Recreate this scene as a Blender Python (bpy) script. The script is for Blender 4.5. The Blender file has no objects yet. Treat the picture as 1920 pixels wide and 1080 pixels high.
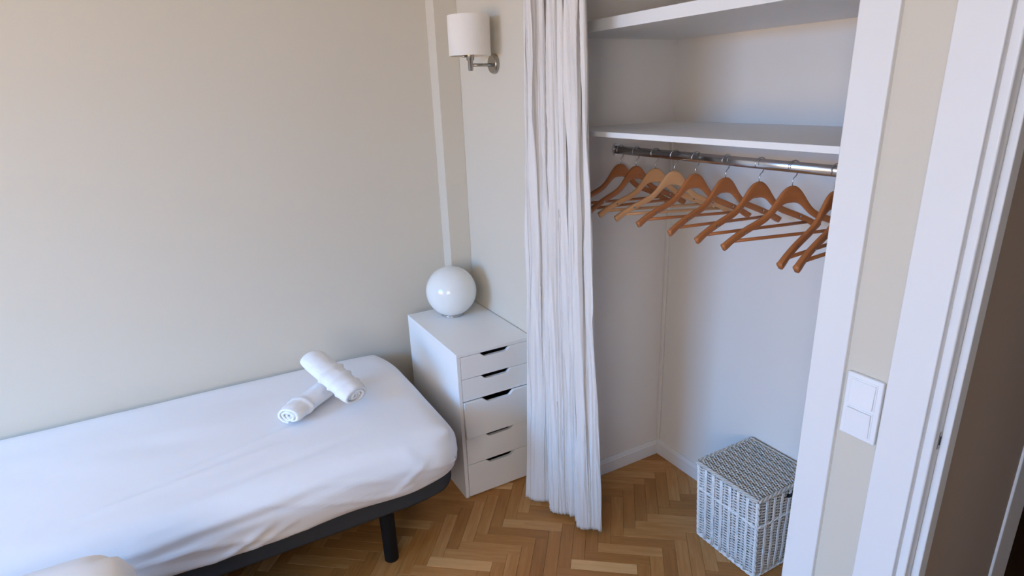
import bpy, bmesh, math, random
from mathutils import Vector, Matrix, noise
random.seed(7)
scene = bpy.context.scene
COL = scene.collection
PI = math.pi

# ------------------------------------------------------------------ camera
cam_d = bpy.data.cameras.new('camera')
cam = bpy.data.objects.new('camera', cam_d)
COL.objects.link(cam)
RT = Vector((0.86587964, -0.49928227, -0.03113941))
UP = Vector((0.18719104, 0.26565276, 0.94572095))
FW = Vector((0.46390943, 0.82470954, -0.32348449))
CAM = Vector((-1.23422, -2.78635, 1.71197))
cam.matrix_world = Matrix(((RT.x, UP.x, -FW.x, CAM.x), (RT.y, UP.y, -FW.y, CAM.y), (RT.z, UP.z, -FW.z, CAM.z), (0, 0, 0, 1)))
cam_d.sensor_width = 36.0
cam_d.lens = 1127.847 / 1920 * 36
cam_d.shift_x = -(977.138 - 960) / 1920
cam_d.shift_y = (559.0 - 540) / 1920
cam_d.clip_start = 0.02
scene.camera = cam

# ------------------------------------------------------------------ world, daylight, exposure
world = bpy.data.worlds.new('world')
scene.world = world
world.use_nodes = True
wbg = world.node_tree.nodes['Background']
wbg.inputs[0].default_value = (0.50, 0.68, 1.0, 1)
wbg.inputs[1].default_value = 0.3


def window_light(name, loc, size, power, col, tilt, yaw=0.0, spread=180):
    """daylight or added fill entering through a window; tilt < 0 comes from the sky, > 0 is thrown up from the street"""
    ld = bpy.data.lights.new(name, 'AREA')
    ld.shape = 'RECTANGLE'
    ld.size, ld.size_y = size
    ld.energy = power
    ld.color = col
    ld.spread = math.radians(spread)
    o = bpy.data.objects.new(name, ld)
    COL.objects.link(o)
    o.location = loc
    d = Vector((math.cos(tilt) * math.cos(yaw), math.cos(tilt) * math.sin(yaw), math.sin(tilt)))
    o.rotation_euler = d.to_track_quat('-Z', 'Z').to_euler()
    return o


WINX = -4.2
# open sky above and sunlit street below, both outside the window opening, which shapes what gets in
window_light('sky_daylight', (WINX - 1.0, -2.3, 3.4), (5.4, 2.4), 1170, (0.09, 0.43, 1.0), math.radians(-50), math.radians(4))
window_light('street_daylight', (WINX - 1.3, -2.3, -0.5), (5.2, 2.8), 345, (1.0, 0.60, 0.15), math.radians(20), math.radians(4))
# fill light added behind the camera to lift the drawer unit's shadow side
window_light('added_fill_light', (-2.95, -4.25, 1.65), (1.9, 1.5), 74, (1.0, 0.94, 0.92), math.radians(-12), math.radians(62))
vs = scene.view_settings
vs.view_transform = 'Standard'
vs.look = 'None'
vs.gamma = 1.0
vs.exposure = 0.13
vs.use_curve_mapping = False
scene.cycles.use_denoising = True
scene.cycles.max_bounces = 6
scene.cycles.diffuse_bounces = 4
scene.cycles.use_adaptive_sampling = True
scene.cycles.adaptive_threshold = 0.07


# ------------------------------------------------------------------ materials
def new_mat(name):
    m = bpy.data.materials.new(name)
    m.use_nodes = True
    nt = m.node_tree
    return m, nt, nt.nodes['Principled BSDF']


def paint(name, col, rough=0.55, var=0.03, scale=3.0, bump=0.0, bscale=180.0, spec=0.4, metallic=0.0, sheen=0.0, coord='Object'):
    m, nt, b = new_mat(name)
    tc = nt.nodes.new('ShaderNodeTexCoord')
    n = nt.nodes.new('ShaderNodeTexNoise')
    n.inputs['Scale'].default_value = scale
    n.inputs['Detail'].default_value = 4
    nt.links.new(tc.outputs[coord], n.inputs['Vector'])
    mx = nt.nodes.new('ShaderNodeMix')
    mx.data_type = 'RGBA'
    mx.inputs[6].default_value = tuple(c * (1 - var) for c in col) + (1,)
    mx.inputs[7].default_value = tuple(min(1, c * (1 + var)) for c in col) + (1,)
    nt.links.new(n.outputs['Fac'], mx.inputs[0])
    nt.links.new(mx.outputs[2], b.inputs['Base Color'])
    b.inputs['Roughness'].default_value = rough
    b.inputs['Metallic'].default_value = metallic
    b.inputs['Specular IOR Level'].default_value = spec
    if sheen:
        b.inputs['Sheen Weight'].default_value = sheen
    if bump:
        n2 = nt.nodes.new('ShaderNodeTexNoise')
        n2.inputs['Scale'].default_value = bscale
        n2.inputs['Detail'].default_value = 3
        nt.links.new(tc.outputs[coord], n2.inputs['Vector'])
        bp = nt.nodes.new('ShaderNodeBump')
        bp.inputs['Strength'].default_value = bump
        bp.inputs['Distance'].default_value = 0.002
        nt.links.new(n2.outputs['Fac'], bp.inputs['Height'])
        nt.links.new(bp.outputs['Normal'], b.inputs['Normal'])
    return m


def fabric(name, col, freq=900.0, bump=0.25, var=0.03, slub=0.0):
    m, nt, b = new_mat(name)
    tc = nt.nodes.new('ShaderNodeTexCoord')
    n = nt.nodes.new('ShaderNodeTexNoise')
    n.inputs['Scale'].default_value = 40
    n.inputs['Detail'].default_value = 6
    mp = nt.nodes.new('ShaderNodeMapping')
    mp.inputs['Scale'].default_value = (1, 1, 0.12 if slub else 1)
    nt.links.new(tc.outputs['Object'], mp.inputs['Vector'])
    nt.links.new(mp.outputs['Vector'], n.inputs['Vector'])
    v = max(var, slub)
    mx = nt.nodes.new('ShaderNodeMix')
    mx.data_type = 'RGBA'
    mx.inputs[6].default_value = tuple(c * (1 - v) for c in col) + (1,)
    mx.inputs[7].default_value = tuple(min(1, c * (1 + v)) for c in col) + (1,)
    nt.links.new(n.outputs['Fac'], mx.inputs[0])
    nt.links.new(mx.outputs[2], b.inputs['Base Color'])
    b.inputs['Roughness'].default_value = 0.9
    b.inputs['Specular IOR Level'].default_value = 0.15
    n2 = nt.nodes.new('ShaderNodeTexNoise')
    n2.inputs['Scale'].default_value = freq
    nt.links.new(tc.outputs['Object'], n2.inputs['Vector'])
    bp = nt.nodes.new('ShaderNodeBump')
    bp.inputs['Strength'].default_value = bump
    bp.inputs['Distance'].default_value = 0.001
    nt.links.new(n2.outputs['Fac'], bp.inputs['Height'])
    nt.links.new(bp.outputs['Normal'], b.inputs['Normal'])
    return m


def plank_material(name, joined):
    """oak strip: tone per strip, grain along the strip"""
    m, nt, b = new_mat(name)
    L = nt.links
    if joined:
        at = nt.nodes.new('ShaderNodeAttribute')
        at.attribute_name = 'grain'
        vec = at.outputs['Vector']
        tn = nt.nodes.new('ShaderNodeAttribute')
        tn.attribute_name = 'tone'
        tone = tn.outputs['Fac']
    else:
        tc = nt.nodes.new('ShaderNodeTexCoord')
        oi = nt.nodes.new('ShaderNodeObjectInfo')
        ad = nt.nodes.new('ShaderNodeVectorMath')
        ad.operation = 'MULTIPLY_ADD'
        cb = nt.nodes.new('ShaderNodeCombineXYZ')
        L.new(oi.outputs['Random'], cb.inputs[0])
        L.new(oi.outputs['Random'], cb.inputs[1])
        L.new(oi.outputs['Random'], cb.inputs[2])
        L.new(cb.outputs[0], ad.inputs[0])
        ad.inputs[1].default_value = (37, 23, 11)
        L.new(tc.outputs['Object'], ad.inputs[2])
        vec = ad.outputs[0]
        sp = nt.nodes.new('ShaderNodeSeparateColor')
        L.new(oi.outputs['Color'], sp.inputs[0])
        tone = sp.outputs[0]
    mp = nt.nodes.new('ShaderNodeMapping')
    mp.inputs['Scale'].default_value = (7, 75, 1)
    L.new(vec, mp.inputs['Vector'])
    n = nt.nodes.new('ShaderNodeTexNoise')
    n.inputs['Scale'].default_value = 1.0
    n.inputs['Detail'].default_value = 5
    n.inputs['Distortion'].default_value = 0.6
    L.new(mp.outputs['Vector'], n.inputs['Vector'])
    # tone ramp
    rp = nt.nodes.new('ShaderNodeValToRGB')
    e = rp.color_ramp.elements
    e[0].position = 0.0
    e[0].color = (0.255, 0.098, 0.024, 1)
    e[1].position = 1.0
    e[1].color = (0.74, 0.44, 0.19, 1)
    md = e.new(0.45)
    md.color = (0.46, 0.203, 0.053, 1)
    # grain shifts the tone
    ma = nt.nodes.new('ShaderNodeMath')
    ma.operation = 'MULTIPLY_ADD'
    L.new(n.outputs['Fac'], ma.inputs[0])
    ma.inputs[1].default_value = 0.55
    sb = nt.nodes.new('ShaderNodeMath')
    sb.operation = 'SUBTRACT'
    L.new(tone, sb.inputs[0])
    sb.inputs[1].default_value = 0.275
    L.new(sb.outputs[0], ma.inputs[2])
    L.new(ma.outputs[0], rp.inputs['Fac'])
    L.new(rp.outputs['Color'], b.inputs['Base Color'])
    b.inputs['Roughness'].default_value = 0.42
    b.inputs['Specular IOR Level'].default_value = 0.4
    bp = nt.nodes.new('ShaderNodeBump')
    bp.inputs['Strength'].default_value = 0.12
    bp.inputs['Distance'].default_value = 0.001
    L.new(n.outputs['Fac'], bp.inputs['Height'])
    L.new(bp.outputs['Normal'], b.inputs['Normal'])
    return m


def wood(name, c0, c1, rough=0.38):
    m, nt, b = new_mat(name)
    tc = nt.nodes.new('ShaderNodeTexCoord')
    oi = nt.nodes.new('ShaderNodeObjectInfo')
    mp = nt.nodes.new('ShaderNodeMapping')
    mp.inputs['Scale'].default_value = (9, 40, 60)
    nt.links.new(tc.outputs['Object'], mp.inputs['Vector'])
    nt.links.new(oi.outputs['Random'], mp.inputs['Location'])
    n = nt.nodes.new('ShaderNodeTexNoise')
    n.inputs['Scale'].default_value = 1.0
    n.inputs['Detail'].default_value = 4
    nt.links.new(mp.outputs['Vector'], n.inputs['Vector'])
    mx = nt.nodes.new('ShaderNodeMix')
    mx.data_type = 'RGBA'
    mx.inputs[6].default_value = c0 + (1,)
    mx.inputs[7].default_value = c1 + (1,)
    nt.links.new(n.outputs['Fac'], mx.inputs[0])
    nt.links.new(mx.outputs[2], b.inputs['Base Color'])
    b.inputs['Roughness'].default_value = rough
    return m


M = {
    'wall': paint('cream_wall_paint', (0.665, 0.61, 0.515), 0.7, 0.015, 2.0, 0.12, 160),
    'closet': paint('white_closet_paint', (0.83, 0.785, 0.735), 0.65, 0.03, 2.5, 0.15, 120),
    'ceiling': paint('white_ceiling_paint', (0.86, 0.85, 0.83), 0.8, 0.01),
    'trim': paint('white_gloss_trim', (0.815, 0.805, 0.80), 0.38, 0.012, 6),
    'shelf': paint('white_shelf_laminate', (0.82, 0.82, 0.82), 0.4, 0.012, 6),
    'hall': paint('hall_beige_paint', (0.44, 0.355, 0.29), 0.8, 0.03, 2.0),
    'hall_door': wood('dark_red_wood', (0.12, 0.030, 0.014), (0.20, 0.055, 0.025), 0.45),
    'subfloor': paint('dark_joint', (0.10, 0.048, 0.02), 0.8, 0.1),
    'lacquer': paint('white_lacquer', (0.88, 0.87, 0.85), 0.35, 0.01, 8),
    'inner': paint('dark_drawer_inside', (0.16, 0.16, 0.16), 0.8, 0.05),
    'opal': None, 'sheet': fabric('white_cotton_sheet', (0.90, 0.89, 0.90), 700, 0.12, 0.012),
    'towel': fabric('white_terry', (0.88, 0.88, 0.89), 420, 0.9, 0.03),
    'mattress': fabric('white_ticking', (0.8, 0.8, 0.8), 500, 0.2),
    'linen': fabric('crinkled_white_linen', (0.75, 0.71, 0.675), 500, 0.35, 0.03, 0.07),
    'shade': fabric('cream_lamp_linen', (0.83, 0.78, 0.72), 600, 0.3, 0.03),
    'charcoal': fabric('charcoal_base_fabric', (0.055, 0.058, 0.065), 600, 0.35, 0.06),
    'black': paint('black_metal', (0.008, 0.008, 0.009), 0.6, 0.1, spec=0.2),
    'nickel': paint('brushed_nickel', (0.42, 0.39, 0.35), 0.30, 0.05, 30, metallic=1.0),
    'chrome': paint('chrome', (0.60, 0.59, 0.60), 0.22, 0.02, 30, metallic=1.0),
    'steel': paint('steel_wire', (0.55, 0.55, 0.56), 0.25, 0.02, 30, metallic=1.0),
    'hanger': wood('varnished_hanger_wood', (0.56, 0.205, 0.042), (0.70, 0.31, 0.085)),
    'hanger_pale': wood('pale_hanger_wood', (0.62, 0.31, 0.13), (0.70, 0.38, 0.18)),
    'hanger_dark': wood('dark_hanger_wood', (0.40, 0.13, 0.038), (0.50, 0.18, 0.055)),
    'wicker': paint('whitewashed_wicker', (0.86, 0.85, 0.83), 0.75, 0.12, 60),
    'wicker_mid': paint('pale_grey_wicker', (0.72, 0.70, 0.675), 0.8, 0.20, 60),
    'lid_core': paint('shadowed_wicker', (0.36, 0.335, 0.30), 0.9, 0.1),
    'wicker_grey': paint('greyed_wicker', (0.64, 0.61, 0.56), 0.8, 0.22, 70),
    'plastic': paint('white_switch_plastic', (0.86, 0.86, 0.87), 0.3, 0.005),
    'frame_white': paint('window_frame_white', (0.8, 0.8, 0.8), 0.5, 0.01),
    'plank': plank_material('oak_strip', False),
    'plank_join': plank_material('oak_strip_joined', True),
}
m, nt, b = new_mat('opal_glass')
n = nt.nodes.new('ShaderNodeTexNoise')
n.inputs['Scale'].default_value = 5
mx = nt.nodes.new('ShaderNodeMix')
mx.data_type = 'RGBA'
mx.inputs[6].default_value = (0.80, 0.81, 0.79, 1)
mx.inputs[7].default_value = (0.83, 0.84, 0.82, 1)
nt.links.new(n.outputs['Fac'], mx.inputs[0])
nt.links.new(mx.outputs[2], b.inputs['Base Color'])
b.inputs['Roughness'].default_value = 0.07
M['opal'] = m


# ------------------------------------------------------------------ mesh helpers
def finish(name, bm, mat, parent=None, smooth=False, bevel=0.0, seg=2, loc=None, rot=None):
    me = bpy.data.meshes.new(name)
    bmesh.ops.recalc_face_normals(bm, faces=bm.faces)
    bm.to_mesh(me)
    bm.free()
    o = bpy.data.objects.new(name, me)
    COL.objects.link(o)
    me.materials.append(M[mat] if isinstance(mat, str) else mat)
    if smooth:
        for f in me.polygons:
            f.use_smooth = True
    if bevel:
        md = o.modifiers.new('bevel', 'BEVEL')
        md.width = bevel
        md.segments = seg
        md.limit_method = 'ANGLE'
        md.angle_limit = math.radians(40)
        for f in me.polygons:
            f.use_smooth = True
        md.harden_normals = True
    if parent:
        o.parent = parent
    if loc:
        o.location = loc
    if rot:
        o.rotation_euler = rot
    return o


def box(bm, x0, x1, y0, y1, z0, z1):
    v = [bm.verts.new(p) for p in ((x0, y0, z0), (x1, y0, z0), (x1, y1, z0), (x0, y1, z0), (x0, y0, z1), (x1, y0, z1), (x1, y1, z1), (x0, y1, z1))]
    for f in ((0, 3, 2, 1), (4, 5, 6, 7), (0, 1, 5, 4), (1, 2, 6, 5), (2, 3, 7, 6), (3, 0, 4, 7)):
        bm.faces.new([v[i] for i in f])


def bx(*a):
    bm = bmesh.new()
    box(bm, *a)
    return bm


def frame_of(d):
    d = d.normalized()
    a = Vector((0, 0, 1)) if abs(d.z) < 0.9 else Vector((1, 0, 0))
    s = d.cross(a).normalized()
    return s, s.cross(d).normalized()


def tube(bm, pts, r, n=10, caps=True, flat=1.0):
    """swept tube through pts; r a number or list; flat squeezes the second axis"""
    pts = [Vector(p) for p in pts]
    rr = r if isinstance(r, (list, tuple)) else [r] * len(pts)
    rings = []
    s = None
    for i, p in enumerate(pts):
        d = (pts[min(i + 1, len(pts) - 1)] - pts[max(i - 1, 0)]).normalized()
        if s is None:
            s, t = frame_of(d)
        else:
            s = (s - d * s.dot(d)).normalized()
            t = s.cross(d).normalized()
        rings.append([bm.verts.new(p + s * math.cos(2 * PI * k / n) * rr[i] + t * math.sin(2 * PI * k / n) * rr[i] * flat) for k in range(n)])
    for a, b_ in zip(rings, rings[1:]):
        for k in range(n):
            bm.faces.new((a[k], a[(k + 1) % n], b_[(k + 1) % n], b_[k]))
    if caps:
        bm.faces.new(rings[0][::-1])
        bm.faces.new(rings[-1])
    return rings


def lathe(bm, prof, n=40, c=(0, 0, 0), axis='z', cap0=True, cap1=True):
    rings = []
    for r, h in prof:
        ring = []
        for k in range(n):
            a = 2 * PI * k / n
            if axis == 'z':
                p = (c[0] + r * math.cos(a), c[1] + r * math.sin(a), c[2] + h)
            else:
                p = (c[0] + h, c[1] + r * math.cos(a), c[2] + r * math.sin(a))
            ring.append(bm.verts.new(p))
        rings.append(ring)
    for a, b_ in zip(rings, rings[1:]):
        for k in range(n):
            bm.faces.new((a[k], a[(k + 1) % n], b_[(k + 1) % n], b_[k]))
    if cap0:
        bm.faces.new(rings[0][::-1])
    if cap1:
        bm.faces.new(rings[-1])


def prism(bm, poly, fn, d0, d1):
    """extrude a 2-D outline; fn(u, v, w) maps to 3-D"""
    a = [bm.verts.new(fn(u, v, d0)) for u, v in poly]
    c = [bm.verts.new(fn(u, v, d1)) for u, v in poly]
    n = len(poly)
    bm.faces.new(a[::-1])
    bm.faces.new(c)
    for i in range(n):
        bm.faces.new((a[i], a[(i + 1) % n], c[(i + 1) % n], c[i]))


def empty(name, loc=(0, 0, 0), rz=0.0):
    o = bpy.data.objects.new(name, None)
    o.empty_display_size = 0.05
    COL.objects.link(o)
    o.location = loc
    o.rotation_euler = (0, 0, rz)
    return o


def tag(o, label, cat, group=None):
    o['label'] = label
    o['category'] = cat
    if group:
        o['group'] = group
    return o


def struct(o, label=None):
    o['kind'] = 'structure'
    if label:
        o['label'] = label
    return o


def S(name, mat, *boxes, bevel=0.0, label=None):
    bm = bmesh.new()
    for a in boxes:
        box(bm, *a)
    return struct(finish(name, bm, mat, bevel=bevel), label)


# ------------------------------------------------------------------ room shell
H = 2.5           # ceiling
Y0, Y1 = -3.6, 0.0
CL_Y0, CL_Y1 = -2.055, -0.8546      # closet inner sides
CL_D = 0.600                        # closet depth
OP_Y0, OP_Y1 = -1.9952, -0.90       # closet opening
JY = -2.262                         # door opening edge
S('wall_far', 'wall', (WINX, 0.75, 0.0, 0.12, -0.02, H))
S('trim_1', 'wall', (-0.111, 0.0, -0.092, 0.0, 0.0, H), bevel=0.002, label='narrow boxed pilaster in the room corner')
# closet wall (x = 0): left of opening, header, strip with the switch, far side of the door
S('wall_right', 'wall', (0.0, 0.10, OP_Y1, 0.0, -0.02, H), (0.0, 0.10, OP_Y0, OP_Y1, 2.36, H), (0.0, 0.10, JY + 0.012, OP_Y0, -0.02, H),
  (0.0, 0.12, -3.05, JY + 0.012, 2.08, H), (0.0, 0.12, Y0, -3.05, -0.02, H))
S('wall_near', 'wall', (WINX, -3.5, Y0 - 0.12, Y0, -0.02, H), (-2.1, 1.6, Y0 - 0.12, Y0, -0.02, H), (-3.5, -2.1, Y0 - 0.12, Y0, -0.02, 0.9), (-3.5, -2.1, Y0 - 0.12, Y0, 2.2, H))
wn = struct(empty('added_fill_window', (-2.8, Y0 - 0.06, 0.9)))  # unseen window, added as an opening for the fill light
for a, c_, d, e in ((-0.70, -0.64, 0, 1.3), (0.64, 0.70, 0, 1.3), (-0.03, 0.03, 0.06, 1.24), (-0.64, 0.64, 0, 0.06), (-0.64, 0.64, 1.24, 1.3)):
    finish('window_frame', bx(a, c_, -0.03, 0.03, d, e), 'frame_white', wn, bevel=0.004)
S('wall_left', 'wall', (WINX - 0.2, WINX, Y0, -3.45, -0.02, H), (WINX - 0.2, WINX, -0.55, 0.0, -0.02, H),
  (WINX - 0.2, WINX, -3.45, -0.55, -0.02, 0.78), (WINX - 0.2, WINX, -3.45, -0.55, 2.28, H))
S('ceiling', 'ceiling', (WINX - 0.2, 1.72, Y0 - 0.12, 0.12, H, H + 0.1))
S('baseboard_far', 'trim', (WINX, -0.111, -0.012, 0.0, 0.0, 0.075), bevel=0.003)
wf = struct(empty('window_1', (WINX - 0.1, -2.0, 0.78)))
for i, (a, c_, d, e) in enumerate(((-1.45, -1.39, 0, 1.5), (1.39, 1.45, 0, 1.5), (-0.03, 0.03, 0.06, 1.44), (-1.39, 1.39, 0, 0.06), (-1.39, 1.39, 1.44, 1.5))):
    finish('window_frame', bx(-0.03, 0.03, a, c_, d, e), 'frame_white', wf, bevel=0.004)
# closet
S('wall_closet_left', 'closet', (0.10, CL_D + 0.1, CL_Y1, CL_Y1 + 0.06, -0.02, H))
S('wall_closet_back', 'closet', (CL_D, CL_D + 0.10, CL_Y0 - 0.06, CL_Y1, -0.02, H))
S('wall_closet_right', 'closet', (0.10, CL_D, CL_Y0 - 0.06, CL_Y0, -0.02, H))


def baseboard(name, x0, x1, y0, y1, along):
    bm = bmesh.new()
    h = 0.075
    prof = [(0, 0), (0.013, 0), (0.013, 0.058), (0.010, 0.061), (0.010, 0.068), (0.006, h), (0, h)]
    if along == 'x':      # board on a wall facing -y
        prism(bm, prof, lambda u, v, w: (w, y1 - u, v), x0, x1)
    else:                 # board on a wall facing -x
        prism(bm, prof, lambda u, v, w: (x1 - u, w, v), y0, y1)
    struct(finish(name, bm, 'trim', bevel=0.001))


baseboard('baseboard_closet_left', 0.10, CL_D - 0.013, 0, CL_Y1, 'x')
baseboard('baseboard_closet_back', 0, CL_D, CL_Y0, CL_Y1, 'y')
# cable duct in the closet's back corner
S('trim_2', 'closet', (CL_D - 0.012, CL_D, CL_Y1 - 0.016, CL_Y1, 0.075, 1.56), bevel=0.003, label='thin white cable duct in the closet corner')
# closet frame
S('trim_3', 'trim', (-0.012, 0.10, -2.0774, OP_Y0, 0.0, 2.36), bevel=0.003, label='white upright of the closet opening beside the light switch')
S('trim_4', 'trim', (-0.012, 0.10, OP_Y1, OP_Y1 + 0.082, 0.0, 2.36), bevel=0.003)
S('trim_5', 'trim', (-0.012, 0.10, -2.0774, OP_Y1 + 0.082, 2.36, 2.44), bevel=0.003)

# door opening: casing, lining, stop
dc = struct(empty('door_1', (0, JY, 0)), 'white door casing with stepped lining beside the light switch')
finish('casing', bx(-0.016, 0.004, -2.2589 - JY, -2.1752 - JY, 0, 2.08), 'trim', dc, bevel=0.003)
finish('casing_bead', bx(0.000, 0.020, -2.2765 - JY, -2.2560 - JY, 0, 2.08), 'trim', dc, bevel=0.0045, seg=3)
finish('lining', bx(0.004, 0.062, -2.2745 - JY, -2.250 - JY, 0, 2.08), 'trim', dc, bevel=0.001)
finish('door_stop', bx(0.030, 0.062, -2.2905 - JY, -2.2745 - JY, 0, 2.08), 'trim', dc, bevel=0.003)
finish('head_casing', bx(-0.016, 0.004, -3.13 - JY, -2.1752 - JY, 2.08, 2.16), 'trim', dc, bevel=0.003)
finish('strike_plate', bx(0.022, 0.0295, -2.2760 - JY, -2.2744 - JY, 0.99, 1.03), 'nickel', dc, bevel=0.0005)
finish('latch_hole_shade', bx(0.0235, 0.0285, -2.2764 - JY, -2.2754 - JY, 1.000, 1.020), 'black', dc)  # black block stands in for the shade inside the hole
# hall beyond
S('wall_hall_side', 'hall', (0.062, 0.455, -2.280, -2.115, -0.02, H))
S('trim_6', 'trim', (0.455, 0.548, -2.286, -2.115, 0.0, H), bevel=0.003, label='white upright at the end of the dim hall wall')
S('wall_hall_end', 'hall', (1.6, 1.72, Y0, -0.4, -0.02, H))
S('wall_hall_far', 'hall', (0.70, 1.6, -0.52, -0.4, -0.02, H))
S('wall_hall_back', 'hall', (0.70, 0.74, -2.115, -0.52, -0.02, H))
hd = struct(empty('door_2', (1.585, -2.0, 0)), 'dark red wooden door at the end of the hall')
finish('door_leaf', bx(-0.02, 0.015, -0.75, 0.75, 0.0, 2.1), 'hall_door', hd, bevel=0.003)
for q in (-0.37, 0.37):
    for z0, z1 in ((0.15, 0.9), (1.05, 1.95)):
        finish('door_panel', bx(-0.032, -0.02, q - 0.26, q + 0.26, z0, z1), 'hall_door', hd, bevel=0.008)

# ------------------------------------------------------------------ herringbone floor
W_, L_ = 0.05, 0.25
ang = math.radians(-38.5)
U = Vector((math.cos(ang), math.sin(ang)))
V = Vector((-math.sin(ang), math.cos(ang)))
ORG = Vector((-0.176, -1.233)) - V * W_


def clip(poly, nx, ny, c):
    """keep nx*x + ny*y <= c"""
    out = []
    for i in range(len(poly)):
        a, b_ = poly[i], poly[(i + 1) % len(poly)]
        da, db = nx * a[0] + ny * a[1] - c, nx * b_[0] + ny * b_[1] - c
        if da <= 0:
            out.append(a)
        if (da < 0 < db) or (db < 0 < da):
            t = da / (da - db)
            out.append((a[0] + (b_[0] - a[0]) * t, a[1] + (b_[1] - a[1]) * t))
    return out


def area(poly):
    return 0.5 * abs(sum(poly[i][0] * poly[(i + 1) % len(poly)][1] - poly[(i + 1) % len(poly)][0] * poly[i][1] for i in range(len(poly))))


def in_frame(x, y):
    v = Vector((x, y, 0)) - CAM
    d = v.dot(FW)
    if d < 0.1:
        return None
    return (977.1 + 1127.8 * v.dot(RT) / d, 559 - 1127.8 * v.dot(UP) / d, d)


planks = []   # (centre, angle, polygon in local coords, tone)
for k in range(-100, 101):
    for m_ in range(-10, 11):
        for hv in (0, 1):
            u0, v0 = k * W_ + 2 * L_ * m_, k * W_
            if hv == 0:
                c = (u0 + L_ / 2, v0 + W_ / 2)
                aa = ang
            else:
                c = (u0 - W_ / 2, v0 + L_ / 2)
                aa = ang + PI / 2
            ctr = ORG + U * c[0] + V * c[1]
            x, y = ctr
            if not (-4.2 <= x <= 1.6 and -3.6 <= y <= 0.0):
                continue
            ca, sa = math.cos(aa), math.sin(aa)
            corner = [(x + ca * px - sa * py, y + sa * px + ca * py) for px, py in ((-L_ / 2, -W_ / 2), (L_ / 2, -W_ / 2), (L_ / 2, W_ / 2), (-L_ / 2, W_ / 2))]
            poly = clip(clip(corner, 0, 1, 0.0), 0, -1, 3.6)
            poly = clip(poly, -1, 0, 4.2)
            if x > 0.0 and y > -2.10:          # closet
                if x > CL_D + 0.05 or y > CL_Y1 + 0.05 or y < CL_Y0 - 0.02:
                    continue
                poly = clip(clip(poly, 1, 0, CL_D), 0, 1, CL_Y1)
                poly = clip(poly, 0, -1, -CL_Y0)
            elif x > 0.0:
                if y > -2.262:
                    continue
                poly = clip(poly, 0, 1, -2.262)
            elif y > OP_Y1 - 0.05 or y < OP_Y0:
                if not (-3.05 < y < -2.27):
                    poly = clip(poly, 1, 0, 0.0)
            if len(poly) < 3 or area(poly) < 2e-5:
                continue
            h = random.random()
            tone = 0.25 + 0.40 * h ** 1.3 + (0.25 if random.random() < 0.07 else 0)
            if hv == 0 and (k, m_) in ((0, 0), (-1, -1)):
                tone = 0.97
            loc = [((px - x) * ca + (py - y) * sa, -(px - x) * sa + (py - y) * ca) for px, py in poly]
            pr = in_frame(x, y)
            vis = pr is not None and -30 < pr[0] < 1500 and 830 < pr[1] < 1130 and pr[0] > 330 and x < 0.62 and y < -0.5
            planks.append([x, y, aa, loc, tone, (pr[2] if vis else 99), len(poly) == 4 and abs(area(poly) - W_ * L_) < 1e-6])

floor_slab = S('floor', 'subfloor', (WINX - 0.2, 1.72, Y0 - 0.12, 0.12, -0.12, -0.0145), label='golden oak herringbone parquet floor')


def plank_bm(poly):
    bm = bmesh.new()
    n = len(poly)
    cx = sum(p_[0] for p_ in poly) / n
    cy = sum(p_[1] for p_ in poly) / n

    def inset(g):
        res = []
        for (px, py) in poly:
            dx, dy = cx - px, cy - py
            res.append((px + math.copysign(min(abs(dx), g), dx), py + math.copysign(min(abs(dy), g), dy)))
        return res
    r0 = [bm.verts.new((px, py, -0.0145)) for px, py in inset(0.00025)]
    r1 = [bm.verts.new((px, py, -0.0008)) for px, py in inset(0.00025)]
    r2 = [bm.verts.new((px, py, 0.0)) for px, py in inset(0.0010)]
    for a, b_ in ((r0, r1), (r1, r2)):
        for i in range(n):
            bm.faces.new((a[i], a[(i + 1) % n], b_[(i + 1) % n], b_[i]))
    bm.faces.new(r2)
    return bm


planks.sort(key=lambda q: q[5])
shown = [q for q in planks if q[5] < 90][:300]
rest = planks[len(shown):]
full_me = None
for x, y, aa, loc, tone, d, whole in shown:
    if whole and full_me:
        o = bpy.data.objects.new('plank', full_me)
        COL.objects.link(o)
    else:
        o = finish('plank', plank_bm(loc), 'plank')
        if whole:
            full_me = o.data
    o.parent = floor_slab
    o.location = (x, y, random.uniform(-0.0003, 0.0003))
    o.rotation_euler = (0, 0, aa)
    o.color = (tone, tone, tone, 1)
bm = bmesh.new()
lt = bm.verts.layers.float.new('tone')
lg = bm.verts.layers.float_vector.new('grain')
for x, y, aa, loc, tone, d, whole in rest:
    b2 = plank_bm(loc)
    off = Vector((random.random() * 37, random.random() * 23, random.random() * 11))
    ca, sa = math.cos(aa), math.sin(aa)
    mp = {}
    for v in b2.verts:
        nv = bm.verts.new((x + v.co.x * ca - v.co.y * sa, y + v.co.x * sa + v.co.y * ca, v.co.z))
        nv[lt] = tone
        nv[lg] = v.co + off
        mp[v.index if v.index >= 0 else id(v)] = nv
        v.tag = False
    b2.verts.index_update()
    bm.verts.ensure_lookup_table()
    base = len(bm.verts) - len(b2.verts)
    for f in b2.faces:
        bm.faces.new([bm.verts[base + v.index] for v in f.verts])
    b2.free()
ro = finish('plank_field', bm, 'plank_join', floor_slab)
ro['kind'] = 'stuff'

# ------------------------------------------------------------------ bed
BX0, BX1 = -2.38, -0.462


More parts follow.
